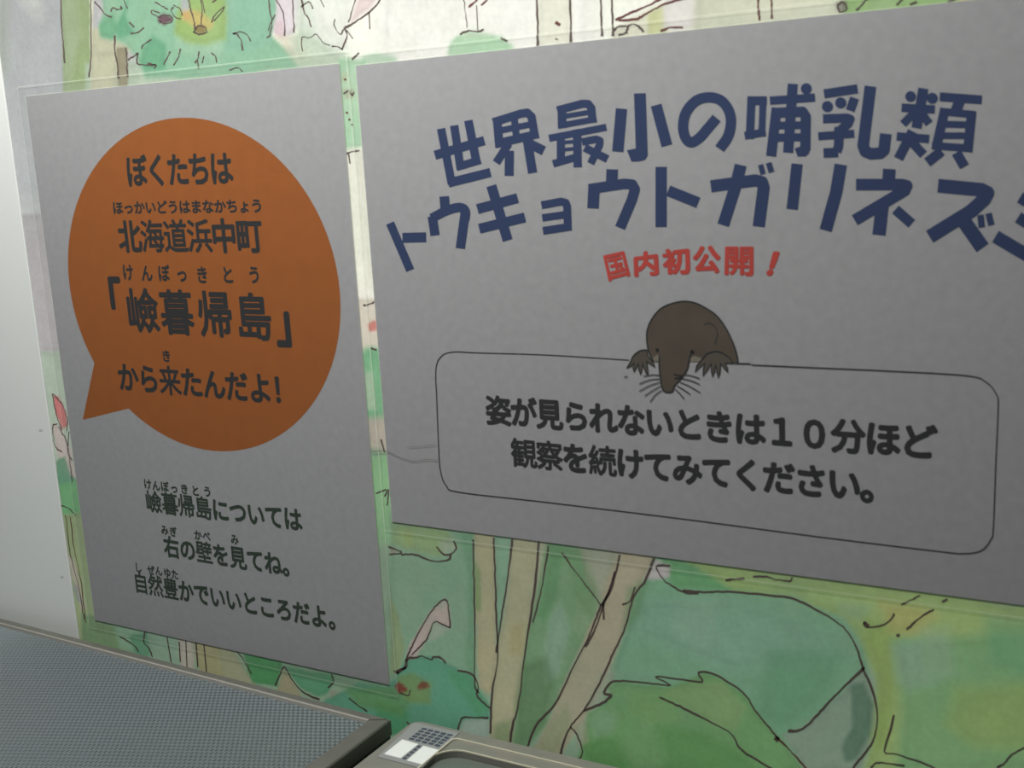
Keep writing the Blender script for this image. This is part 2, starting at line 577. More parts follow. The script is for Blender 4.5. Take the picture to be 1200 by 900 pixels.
wash((96, 140, 92), [(658, 640), (680, 644), (700, 690), (694, 730), (672, 700)], 0.45, 2)
wash((160, 154, 130), [(724, 640), (768, 648), (762, 665), (744, 700), (733, 735), (716, 780), (704, 810), (680, 850), (668, 870), (654, 890), (640, 905), (610, 905), (640, 850), (665, 790), (684, 750), (704, 706)], 1, 0.9)
wash((118, 144, 100), [(640, 850), (664, 824), (672, 850), (650, 890), (622, 900)], 0.5, 2.5)
# --- right part
wash((112, 158, 126), [(770, 652), (1020, 690), (1016, 860), (930, 905), (700, 905), (700, 830), (735, 735), (745, 700)], 1, 1.5)
wash((88, 152, 92), [(770, 650), (830, 660), (900, 690), (850, 694), (790, 690)], 0.7, 2)
wash((118, 158, 138), [(748, 700), (860, 700), (960, 735), (985, 770), (860, 790), (742, 745)], 0.6, 4)
wash((140, 168, 148), [(800, 700), (840, 705), (830, 760), (790, 740)], 0.35, 5)
wash((80, 138, 100), [(900, 760), (990, 765), (960, 830), (915, 860), (880, 840)], 0.4, 4)
wash((94, 140, 96), [(735, 690), (760, 676), (752, 720), (730, 740)], 0.55, 2)
wash((172, 168, 168), [(753, 679), (768, 656), (786, 664), (784, 676), (766, 680)], 0.95, 0.6)
wash((148, 156, 136), [(702, 790), (722, 786), (716, 812), (692, 836), (684, 830)], 0.7, 1.2)
wash((104, 150, 98), [(670, 905), (682, 866), (688, 836), (706, 826), (716, 812), (710, 806), (722, 799), (752, 802), (782, 806), (800, 799), (824, 788), (846, 796), (872, 814), (894, 844), (914, 866), (946, 905)], 1, 0.9)
wash((128, 156, 104), [(776, 812), (810, 800), (846, 800), (872, 830), (862, 858), (830, 846), (800, 830)], 0.7, 2.2)
wash((78, 136, 70), [(684, 872), (700, 856), (726, 866), (740, 905), (680, 905)], 0.6, 4)
wash((76, 136, 66), [(770, 850), (820, 856), (870, 880), (890, 905), (780, 905)], 0.55, 4)
wash((122, 158, 128), [(690, 842), (704, 830), (722, 840), (716, 860), (696, 866)], 0.6, 3)
wash((120, 158, 92), [(740, 810), (780, 815), (800, 845), (760, 850), (736, 835)], 0.5, 3)
wash((150, 152, 128), [(672, 850), (686, 842), (690, 870), (676, 880)], 0.6, 1)
wash((126, 148, 130), [(918, 862), (940, 852), (960, 836), (990, 808), (1012, 784), (1022, 812), (1028, 850), (1008, 905), (944, 905)], 1, 0.8)
wash((84, 118, 98), [(996, 804), (1012, 800), (1024, 826), (1020, 860), (1004, 890), (990, 894), (986, 876), (998, 852)], 0.9, 1)
wash((142, 168, 104), [(790, 650), (1230, 715), (1230, 905), (1010, 905), (1028, 850), (1026, 800), (1012, 760), (990, 725), (930, 700), (860, 692)], 1, 1.5)
wash((136, 162, 86), [(1010, 720), (1046, 735), (1052, 800), (1040, 870), (1020, 905), (1026, 830), (1026, 790), (1012, 750)], 0.7, 2.5)
wash((162, 158, 92), [(1030, 705), (1080, 712), (1100, 722), (1070, 745), (1040, 742)], 0.6, 3)
wash((108, 158, 112), [(1046, 750), (1230, 740), (1230, 905), (1050, 905), (1056, 830)], 0.75, 3)
wash((132, 164, 144), [(1044, 756), (1080, 752), (1090, 800), (1066, 812), (1050, 800)], 0.6, 3)
wash((138, 160, 84), [(1120, 806), (1200, 800), (1230, 830), (1210, 880), (1140, 876), (1106, 850)], 0.55, 4)
wash((98, 154, 112), [(1155, 724), (1230, 730), (1230, 800), (1160, 780)], 0.6, 3)
wash((124, 160, 142), [(980, 706), (1020, 712), (1010, 728), (985, 720)], 0.4, 2)
wash((140, 165, 148), [(1080, 740), (1110, 736), (1120, 790), (1090, 800)], 0.4, 4)
# --- teal bush at the foot
wash((84, 146, 120), [(474, 776), (484, 770), (506, 770), (516, 774), (534, 782), (552, 790), (560, 806), (574, 828), (575, 846), (548, 848), (538, 858), (500, 862), (440, 862), (330, 850), (392, 815), (420, 800), (452, 806), (462, 796)], 1, 1)
wash((60, 138, 84), [(440, 820), (480, 836), (476, 862), (440, 862)], 0.6, 2)
wash((70, 146, 92), [(520, 784), (552, 792), (572, 830), (560, 846), (546, 822)], 0.5, 2)
wash((94, 140, 76), [(400, 806), (462, 806), (486, 816), (470, 840), (420, 828)], 0.6, 2.5)
wash((112, 142, 84), [(466, 794), (480, 788), (506, 800), (504, 826), (480, 822), (464, 808)], 0.85, 1.5)
wash((122, 58, 48), [(462, 803), (468, 799), (476, 806), (476, 811), (466, 812)], 0.95, 0.5)
wash((120, 58, 46), [(488, 804), (493, 798), (501, 799), (504, 806), (496, 809), (489, 808)], 0.95, 0.5)
wash((142, 164, 150), [(540, 845), (548, 842), (574, 843), (572, 870), (536, 866)], 0.95, 0.6)
wash((176, 158, 154), [(476, 766), (482, 752), (496, 728), (508, 712), (521, 703), (526, 712), (527, 736), (508, 730), (500, 750), (486, 770), (478, 772)], 0.95, 0.6)
wash((152, 166, 150), [(508, 730), (526, 736), (512, 750), (498, 752)], 0.8, 0.8)
wash((150, 166, 148), [(512, 708), (522, 704), (518, 716)], 0.6, 0.8)
# --- outside the photograph the painting goes on
for k in range(26):
    cx, cz = rng.uniform(0.0, 0.74), rng.choice([rng.uniform(0.37, 0.45), rng.uniform(-0.15, -0.05)])
    if rng.random() < 0.5:
        cx, cz = rng.uniform(0.56, 0.74), rng.uniform(-0.15, 0.45)
    r = rng.uniform(0.015, 0.045)
    an = np.linspace(0, 2 * math.pi, 11)[:-1]
    pp = [(cx + r * rng.uniform(0.7, 1.2) * math.cos(t), cz + r * rng.uniform(0.7, 1.2) * math.sin(t)) for t in an]
    wash([(120, 170, 120), (150, 190, 110), (110, 160, 140), (190, 190, 140)][k % 4], pp, 0.7, 2, wallpts=True)

ALB *= (1 + NB[..., None] * 0.13 + (N3[..., None] - 0.5) * 0.07)
me = bpy.data.meshes.new('painted_sheet')
V = np.stack([GX.ravel(), np.full(GX.size, 0.0004), GZ.ravel()], 1).astype(np.float32)
ii = (np.arange(NZ - 1)[:, None] * NX + np.arange(NX - 1)[None]).ravel()
Q = np.stack([ii, ii + 1, ii + NX + 1, ii + NX], 1).astype(np.int32)
me.vertices.add(len(V))
me.vertices.foreach_set('co', V.ravel())
me.loops.add(Q.size)
me.loops.foreach_set('vertex_index', Q.ravel())
me.polygons.add(len(Q))
me.polygons.foreach_set('loop_start', np.arange(0, Q.size, 4, dtype=np.int32))
me.update(calc_edges=True)
ca = me.color_attributes.new('watercolour', 'FLOAT_COLOR', 'POINT')
ca.data.foreach_set('color', np.concatenate([np.clip(ALB.reshape(-1, 3), 0, 0.96), np.ones((GX.size, 1))], 1).astype(np.float32).ravel())
m_mural = bpy.data.materials.new('watercolour_paper')
m_mural.use_nodes = True
nt = m_mural.node_tree
pb = nt.nodes['Principled BSDF']
pb.inputs['Roughness'].default_value = 0.75
pb.inputs['Specular IOR Level'].default_value = 0.2
at = nt.nodes.new('ShaderNodeAttribute')
at.attribute_name = 'watercolour'
tc = nt.nodes.new('ShaderNodeTexCoord')
no = nt.nodes.new('ShaderNodeTexNoise')
no.inputs['Scale'].default_value = 420
no.inputs['Detail'].default_value = 3
mr = nt.nodes.new('ShaderNodeMapRange')
mr.inputs['From Min'].default_value = 0.3
mr.inputs['From Max'].default_value = 0.7
mr.inputs['To Min'].default_value = 0.95
mr.inputs['To Max'].default_value = 1.05
vm = nt.nodes.new('ShaderNodeVectorMath')
vm.operation = 'SCALE'
nt.links.new(tc.outputs['Object'], no.inputs['Vector'])
nt.links.new(no.outputs['Fac'], mr.inputs['Value'])
nt.links.new(at.outputs['Color'], vm.inputs[0])
nt.links.new(mr.outputs['Result'], vm.inputs['Scale'])
nt.links.new(vm.outputs['Vector'], pb.inputs['Base Color'])

mural = thing('watercolor_mural', 'pale green watercolour garden mural with inked leaves and stems covering the wall', 'mural', (0.35, 0.002, -0.16))


def adopt(o, p):
    o.parent = p
    o.matrix_parent_inverse = Matrix.Translation(-Vector(p.location))
    return o


adopt(link('painted_sheet', me, m_mural), mural)
adopt(box('backing_sheet', (X0, X1 - 0.001, 0.0007, 0.004, Z0, Z1 - 0.001), mat('paper_back', (0.7, 0.7, 0.66), 0.9)), mural)

ink = Flat(0.0003, 0)
ink2 = Flat(0.0003, 0)
irng = np.random.default_rng(11)


def pen(pts, wd=2.2, fl=None, jit=0.5, k=7):
    fl = fl or ink
    P = smooth(pts, k)
    P = [p + irng.normal(0, jit * 0.5, 2) for p in P]
    ph = irng.uniform(0, 6)
    fl.ribbon(P, wd * 1.3, taper=lambda t: 0.75 + 0.3 * math.sin(ph + 9 * t) * math.sin(3.1 * t + ph))


# top left trunks and leaves
pen([(70, -30), (71, 20), (73, 45), (75, 74)], 1.5)
pen([(106, -30), (106, 20), (106, 60), (104, 90)], 1.5)
pen([(110, 2), (116, 8), (122, 16), (130, 20)], 1.5)
pen([(129, 13), (132, 9), (137, 11), (142, 10), (141, 8)], 1.5)
pen([(143, -6), (146, 4), (149, 10)], 1.3)
pen([(151, 26), (157, 32)], 1.8)
pen([(152, 39), (160, 38), (168, 32)], 1.4)
pen([(134, 41), (134, 60), (137, 75), (138, 92)], 1.8)
pen([(147, 56), (148, 70), (149, 90)], 1.5)
pen([(149, 70), (156, 66), (161, 62)], 1.6)
pen([(161, 62), (160, 74), (170, 76), (182, 76)], 1.6)
pen([(165, 57), (168, 52), (177, 46)], 1.3)
pen([(181, 2), (188, 6), (196, 11)], 1.3)
pen([(185, 20), (177, 15), (178, 12), (186, 15)], 1.1)
pen([(203, 8), (200, 12), (205, 20), (212, 22)], 1.2)
pen([(203, 6), (210, 10), (213, 18)], 1.1)
pen([(185, 20), (192, 17), (201, 20), (200, 26), (190, 27), (185, 23)], 1.0)
pen([(219, -10), (222, 8), (226, 22), (228, 34)], 1.7)
pen([(233, -10), (236, 10), (235, 28)], 1.2)
pen([(226, 38), (232, 30), (240, 32), (241, 38), (232, 40), (226, 37)], 1.4)
pen([(236, 0), (240, 15)], 1.0)
pen([(247, 26), (252, 16), (262, 8), (259, 14), (250, 24)], 1.1)
pen([(248, 3), (256, -3)], 1.2)
pen([(272, 39), (277, 40), (282, 48), (284, 59)], 1.6)
pen([(273, 40), (280, 37), (288, 40), (293, 48)], 1.2)
pen([(314, -8), (316, 14), (318, 24), (316, 40), (312, 44)], 1.3)
pen([(322, 17), (316, 28), (314, 36)], 1.0)
pen([(321, -4), (330, 12), (333, 28), (333, 42)], 1.4)
pen([(342, -8), (343, 18), (344, 38)], 1.4)
pen([(352, -4), (356, 14), (360, 20), (364, 32)], 1.7)
pen([(352, 8), (362, 2), (366, 10)], 1.3)
pen([(373, -4), (379, 8)], 1.0)
pen([(354, 60), (353, 44), (362, 44), (370, 40), (378, 50), (386, 53)], 0.9)
for a in ([(191, 76), (196, 66), (199, 60)], [(203, 76), (208, 68), (211, 57)], [(232, 80), (231, 70), (233, 60)], [(228, 74), (230, 70)], [(236, 74), (238, 66)], [(247, 62), (252, 66), (253, 73)], [(172, 74), (182, 76), (180, 80)], [(268, 82), (278, 79), (284, 84)]):
    pen(a, 1.3)
pen([(402, 34), (398, 40), (391, 30), (392, 22)], 1.2)
pen([(403, 32), (406, 42), (400, 58)], 1.8)
pen([(406, 36), (413, 45)], 1.2)
pen([(404, 32), (412, 28), (424, 20), (433, 13), (442, 4), (447, -6)], 2.0)
pen([(408, 26), (412, 12), (418, -6)], 1.2)
pen([(432, 14), (433, 34)], 1.0)
pen([(388, 54), (396, 55), (401, 58)], 1.2)
pen([(412, 70), (420, 62)], 1.6)
pen([(542, -6), (545, 16), (547, 32)], 1.0)
pen([(558, 6), (559, 36)], 1.0)
pen([(549, 8), (556, 2), (561, -4)], 2.0, ink2)
pen([(563, 6), (570, 0), (574, -5)], 1.8, ink2)
pen([(538, 40), (548, 36), (560, 37), (566, 34)], 1.8)
pen([(586, 44), (594, 48)], 2.4)
for x0_ in (629, 668, 704, 717):
    pen([(x0_ - 1, -20), (x0_, 16), (x0_ + 1, 54 if x0_ < 700 else 42)], 2.6)
pen([(721, 23), (736, 16), (750, 10), (766, 3), (780, -6)], 2.4, ink2)
pen([(724, 24), (745, 22), (760, 14), (775, 6), (790, 1), (806, -3)], 2.2, ink2)
pen([(650, 26), (656, 29)], 3.6, ink2)
pen([(651, 46), (652, 45)], 3.6)
pen([(719, 36), (724, 31), (733, 30)], 2)
pen([(724, 41), (733, 38), (736, 30), (742, 28), (748, 31), (754, 37)], 2.2)
pen([(774, 36), (786, 32), (800, 32)], 2.2, ink2)
pen([(888, -8), (888, 8), (890, 24)], 2.6, ink2)
pen([(903, -8), (904, 8), (904, 22)], 2.2, ink2)
pen([(981, 6), (987, 2), (992, 10), (984, 14), (981, 6)], 2)
for a in ([(1003, 12), (1010, 5), (1016, -2)], [(1050, 6), (1058, -2)], [(1066, 6), (1074, 2)], [(1110, 2), (1124, -3)]):
    pen(a, 2)
# narrow gap between the sheets
for a in ([(403, 180), (412, 178), (421, 176)], [(425, 358), (434, 356), (442, 352)], [(434, 408), (441, 410)], [(446, 515), (450, 530)], [(440, 578), (452, 574)], [(450, 582), (455, 574), (453, 592)], [(402, 110), (408, 106), (412, 112)], [(412, 112), (414, 108)], [(408, 180), (409, 192)]):
    pen(a, 1.5)
for c in ((404, 93), (409, 140), (412, 146), (406, 132)):
    ink2.disc_px(c, 1.6, 1.2, 8)
# strip beside the white panel
pen([(61, 462), (66, 488), (72, 504)], 1.0)
pen([(62, 462), (72, 474), (78, 490), (78, 506)], 0.9)
pen([(66, 497), (61, 500), (64, 522), (72, 530)], 1.0)
pen([(68, 500), (78, 520), (82, 545), (84, 565)], 0.9)
pen([(80, 506), (79, 530), (84, 540)], 0.9)
pen([(82, 606), (86, 640), (94, 680), (100, 730)], 0.9, ink2)
pen([(76, 604), (82, 650), (92, 690), (98, 726)], 0.9)
pen([(70, 592), (80, 596), (88, 604)], 1.0)
# below the left sheet
pen([(170, 738), (168, 752), (174, 760), (178, 770)], 1.4)
pen([(140, 746), (156, 756), (162, 764)], 1.2)
for a in ([(195, 746), (200, 776)], [(217, 748), (219, 788)], [(229, 752), (231, 782)], [(238, 752), (242, 796)], [(209, 752), (211, 776)], [(274, 760), (284, 772), (294, 790)]):
    pen(a, 1.2)
pen([(322, 804), (328, 790), (333, 782), (344, 800), (356, 812), (374, 820)], 1.6)
pen([(384, 806), (390, 800), (388, 790)], 1.4)
pen([(408, 818), (418, 826), (430, 834)], 1.4)
# below the right sheet
pen([(455, 641), (463, 644), (470, 648), (456, 650)], 1.6)
pen([(470, 650), (486, 650), (500, 656), (512, 658), (525, 656), (528, 650)], 1.8)
pen([(511, 641), (520, 650), (530, 648), (534, 642), (531, 634)], 1.7)
pen([(554, 632), (555, 680), (556, 740), (556, 800), (560, 812)], 1.8)
pen([(578, 630), (580, 680), (581, 720), (583, 770), (580, 790), (576, 815), (574, 860)], 2.0)
pen([(600, 632), (594, 680), (586, 730), (581, 765)], 1.9)
pen([(631, 634), (626, 690), (617, 750), (606, 830), (600, 850), (596, 880)], 2.4)
pen([(642, 640), (634, 690), (624, 730)], 1.6)
pen([(658, 648), (674, 670), (694, 696), (704, 710)], 1.6)
pen([(726, 650), (716, 690), (704, 710), (690, 745), (672, 780), (650, 825), (628, 850), (616, 880)], 2.2)
pen([(720, 670), (714, 690), (706, 712), (696, 740), (685, 758)], 2.2)
pen([(706, 706), (707, 726)], 1.6)
pen([(766, 654), (756, 680), (742, 700), (732, 735), (716, 770), (700, 805), (684, 832), (668, 852), (660, 870), (655, 890)], 2.2)
pen([(744, 688), (738, 704), (729, 709)], 1.6)
pen([(785, 663), (769, 664), (778, 680), (800, 694), (818, 696)], 2.0)
pen([(800, 692), (820, 694), (860, 694), (925, 701), (958, 716), (984, 732), (1000, 752), (1010, 780), (1011, 784)], 2.4)
pen([(1011, 784), (1022, 810), (1028, 840), (1022, 870), (1004, 894), (992, 912)], 2.4)
pen([(923, 857), (936, 856), (950, 846), (970, 824), (990, 804), (1012, 783)], 2.6)
pen([(684, 833), (706, 824), (716, 815), (707, 812), (718, 799), (740, 799), (770, 802), (785, 803), (768, 793), (800, 797), (822, 799), (818, 788), (836, 790), (860, 804), (874, 816), (884, 832), (905, 858), (911, 866)], 2.1, k=5)
pen([(908, 864), (912, 868)], 4.6)
pen([(911, 866), (926, 880), (945, 902)], 2.0, ink2)
pen([(772, 817), (800, 830), (830, 845), (856, 860), (870, 880), (910, 905)], 2.0)
pen([(668, 852), (676, 862), (682, 880), (678, 890), (674, 890)], 1.7)
pen([(850, 680), (860, 679), (872, 678)], 2.4)
pen([(882, 676), (898, 676), (908, 679), (920, 681), (926, 681), (928, 677)], 1.8)
pen([(1011, 730), (1016, 735), (1030, 734), (1042, 728), (1048, 719)], 2.0)
pen([(1012, 729), (1018, 734)], 2.8)
pen([(1056, 709), (1068, 703), (1078, 698)], 1.6)
pen([(1062, 738), (1078, 724), (1094, 714)], 2.0)
pen([(1104, 706), (1110, 703)], 2.0)
pen([(1050, 745), (1054, 744)], 2.6)
pen([(1047, 838), (1042, 860), (1036, 881), (1050, 884), (1068, 890), (1090, 898), (1100, 905)], 2.0, k=4)
pen([(1168, 900), (1178, 894), (1186, 884), (1210, 872)], 2.2)
pen([(1020, 900), (1030, 894), (1060, 898)], 2.0)
pen([(475, 775), (480, 771), (486, 771), (494, 769), (504, 773), (508, 770), (516, 771), (522, 778)], 1.8)
pen([(535, 786), (548, 788), (556, 794), (560, 806), (558, 814), (564, 822), (574, 830)], 1.8)
pen([(464, 790), (466, 786), (474, 782), (476, 774)], 3.0)
pen([(464, 789), (475, 782)], 2.4)
pen([(475, 774), (482, 758), (494, 734), (506, 715), (516, 705), (522, 703), (525, 712), (527, 736)], 1.5)
pen([(482, 768), (500, 748), (508, 729), (518, 732), (527, 736)], 1.3)
pen([(476, 846), (480, 850), (488, 848), (497, 849)], 1.6)
pen([(536, 856), (541, 842), (556, 841), (572, 841)], 1.8)
pen([(468, 812), (478, 815), (480, 809)], 1.3)
for a in ([(1150, 560), (1300, 620), (1420, 600)], [(1260, 860), (1330, 820), (1400, 850)], [(0, -80), (120, -90), (240, -70)], [(600, -70), (680, -90), (760, -60)]):
    pen(a, 2.4)
m_ink = mat('sepia_ink', (0.10, 0.075, 0.07), 0.8, spec=0.1)
m_ink2 = mat('red_brown_ink', (0.13, 0.05, 0.05), 0.8, spec=0.1)
adopt(ink.build('ink_outlines', m_ink, None, 'stuff'), mural)
o = adopt(ink2.build('ink_outlines', m_ink2, None, 'stuff'), mural)
o['label'] = 'reddish brown ink strokes'

# ---------------------------------------------------------------- laminated sheets
m_paper = mat('copy_paper', (0.305, 0.306, 0.322), 0.75, noise=0.05, scale=260, bump=0.05, bscale=900, spec=0.15)
m_black = mat('black_toner', (0.018, 0.018, 0.02), 0.8, spec=0.1)
m_green = mat('dark_green_toner', (0.018, 0.035, 0.02), 0.8, spec=0.1)
m_blue = mat('blue_toner', (0.017, 0.033, 0.098), 0.8, noise=0.05, scale=60, spec=0.1)
m_red = mat('red_toner', (0.40, 0.045, 0.035), 0.8, noise=0.05, scale=120, spec=0.1)
m_orange = mat('orange_toner', (0.275, 0.080, 0.012), 0.8, noise=0.05, scale=120, spec=0.1)
m_film = film_mat('clear_film', 0.018, (0.8, 0.84, 0.82), 0.16)
m_edge = film_mat('film_edge', 0.34, (0.80, 0.86, 0.74), 0.2)


def sheet(name, label, x, z, ww, hh, rot, marg):
    """A4 paper sealed in a clear pouch; everything is laid out in wall coordinates"""
    t = thing(name, label, 'poster', (x + ww / 2, 0.0006, z))
    t['group'] = 'laminated signs on the mural'

    def rot2(px, pz):
        c, s = math.cos(rot), math.sin(rot)
        return x + c * px - s * pz, z + s * px + c * pz

    def slab(nm, a, b, c_, d, y0, y1, m, hole=None):
        bm = bmesh.new()
        box_bm(bm, a, b, y0, y1, c_, d)
        for v in bm.verts:
            v.co.x, v.co.z = rot2(v.co.x, v.co.z)
        me_ = bpy.data.meshes.new(nm)
        bm.to_mesh(me_)
        bm.free()
        return adopt(link(nm, me_, m), t)
    slab('paper', 0, ww, 0, hh, 0.0, 0.00025, m_paper)
    g = marg
    ff = Flat(-0.00028)
    ff.poly([rot2(-g, -g), rot2(ww + g, -g), rot2(ww + g, hh + g), rot2(-g, hh + g)])
    adopt(ff.build('film', m_film, None), t)
    # pressed outer rim of the pouch and the bright crease where film meets paper
    fe = Flat(-0.0003)

    def strip(a, b, c_, d):
        fe.poly([rot2(a, c_), rot2(b, c_), rot2(b, d), rot2(a, d)])
    e = 0.00032
    for q in ((-g - e, ww + g + e, -g - e, -g), (-g - e, ww + g + e, hh + g, hh + g + e), (-g - e, -g, -g, hh + g), (ww + g, ww + g + e, -g, hh + g)):
        strip(*q)
    fe.y = -0.00005
    for q in ((-e, ww + e, hh, hh + e), (-e, 0, 0, hh), (ww, ww + e, 0, hh)):
        strip(*q)
    adopt(fe.build('sealed_edge', m_edge, None), t)
    return t


YP = -0.00006
p1 = sheet('laminated_sign', 'portrait laminated sign with orange speech bubble, left of the larger sign', 0.0, 0.0, 0.210, 0.297, 0.0, 0.0050)
p2 = sheet('laminated_sign', 'landscape laminated sign with blue arched title and shrew drawing', 0.2198, 0.0854, 0.297, 0.210, 0.00279, 0.0045)


def flat(fn, name, m, parent, y=YP, label=None):
    f = Flat(y)
    fn(f)
    o_ = adopt(f.build(name, m, None), parent)
    if label:
        o_['label'] = label
    return o_


# speech bubble, outline traced in paper coordinates
def bubble(f):
    # ellipse through the wall points of its extremes
    L = wall(79, 315)
    R_ = wall(400, 362)
    T = wall(222, 137)
    B = wall(266, 530)
    cx, cz = (L[0] + R_[0]) / 2, (T[1] + B[1]) / 2
    rx, rz = (R_[0] - L[0]) / 2, (T[1] - B[1]) / 2
    a0, b0 = np.array(wall(108, 427)), np.array(wall(149, 482))
    tip = wall(97, 492)
    ta = math.atan2((a0[1] - cz) / rz, (a0[0] - cx) / rx)
    tb = math.atan2((b0[1] - cz) / rz, (b0[0] - cx) / rx)
    ta %= 2 * math.pi
    tb %= 2 * math.pi
    pts = []
    n = 120
    for k in range(n + 1):
        t = tb + (ta + 2 * math.pi - tb) * k / n
        pts.append((cx + rx * math.cos(t), cz + rz * math.sin(t)))
    pts.append(tip)
    f.poly(pts)


flat(bubble, 'speech_bubble', m_orange, p1, -0.00003)
Y2 = -0.00008


def t(name, fn, m, parent, label=None):
    return flat(fn, name, m, parent, Y2, label)


t('text_line', lambda f: line(f, 'ぼくたちは', (160, 200), (259, 197), 4, 0.0155, 0.0170, 0.032), m_black, p1)
t('text_line', lambda f: line(f, 'ほっかいどうはまなかちょう', (138, 243.5), (301, 241), 12, 0.0080, 0.0070, 0.036), m_black, p1)
t('text_line', lambda f: line(f, '北海道浜中町', (152, 277), (292, 276), 5, 0.0172, 0.0175, 0.036), m_black, p1)
t('text_line', lambda f: spots(f, 'けんぼっきとう', [(150, 319), (172, 320), (192, 320), (213, 321), (237, 322), (267, 322), (298, 322)], 0.0085, 0.0092, 0.034), m_black, p1)
t('text_line', lambda f: spots(f, '「嶮暮帰島」', [(125, 351), (167, 364), (207, 366), (252, 368), (297, 371), (345, 378)], 0.0240, 0.0245, 0.040), m_black, p1)
t('text_line', lambda f: spots(f, 'き', [(195, 417)], 0.0070, 0.0068, 0.036), m_black, p1)
t('text_line', lambda f: line(f, 'から来たんだよ！', (150, 442), (333, 457), 7, 0.0162, 0.0165, 0.032), m_black, p1)
t('text_line', lambda f: spots(f, 'けんぼっきとう', [(173, 567), (183, 569), (193, 570), (204, 572), (216, 573), (229, 575), (243, 576)], 0.0062, 0.0062, 0.034), m_green, p1)
t('text_line', lambda f: line(f, '嶮暮帰島については', (180, 588), (343, 608), 8, 0.0126, 0.0132, 0.034), m_green, p1)
t('text_line', lambda f: spots(f, 'みぎかべみ', [(193, 621), (203, 623), (232, 627), (242, 628), (275, 632)], 0.0058, 0.0060, 0.034), m_green, p1)
t('text_line', lambda f: line(f, '右の壁を見てね。', (201, 641), (320, 660), 6, 0.0122, 0.0130, 0.034), m_green, p1)
t('text_line', lambda f: spots(f, 'しぜんゆた', [(162, 665), (177, 668), (186, 669), (196, 671), (205, 673)], 0.0058, 0.0060, 0.034), m_green, p1)
t('text_line', lambda f: line(f, '自然豊かでいいところだよ。', (165, 683), (374, 722), 11, 0.0118, 0.0132, 0.034), m_green, p1)

# landscape sign
t('text_line', lambda f: line(f, '姿が見られないときは１０分ほど', (584, 481), (1076, 517), 14, 0.0134, 0.0138, 0.042), m_black, p2)
t('text_line', lambda f: line(f, '観察を続けてみてください。', (614, 531), (989, 567), 11, 0.0134, 0.0138, 0.042), m_black, p2)


def red(f):
    for ch, q in (('国', [(706, 299), (732, 293), (740, 324), (713, 331)]), ('内', [(742, 296), (771, 292), (773, 323), (743, 325)]),
                  ('初', [(775, 292), (808, 288), (811, 322), (777, 322)]), ('公', [(811, 288), (845, 287), (845, 321), (812, 320)]),
                  ('開', [(849, 288), (884, 288), (884, 325), (848, 323)]), ('！', [(906, 294), (915, 295), (905, 324), (897, 323)])):
        put_quad(f, ch, q, 0.052)


t('text_line', red, m_red, p2, 'red arched line of text')


def strokes(f, crop, items):
    ox, oy, s = crop
    c = lambda p: (ox + p[0] / s, oy + p[1] / s)
    for it in items:
        if it[0] == 'p':
            f.ngon_px([c(p) for p in it[1]])
        elif it[0] == 'd':
            f.disc_px(c(it[1]), it[2] / s)
        elif it[0] == 'c':
            f.ribbon([c(p) for p in smooth(it[1], 8)], it[2] / s)
        else:
            f.stroke([c(p) for p in it[1]], it[2] / s)


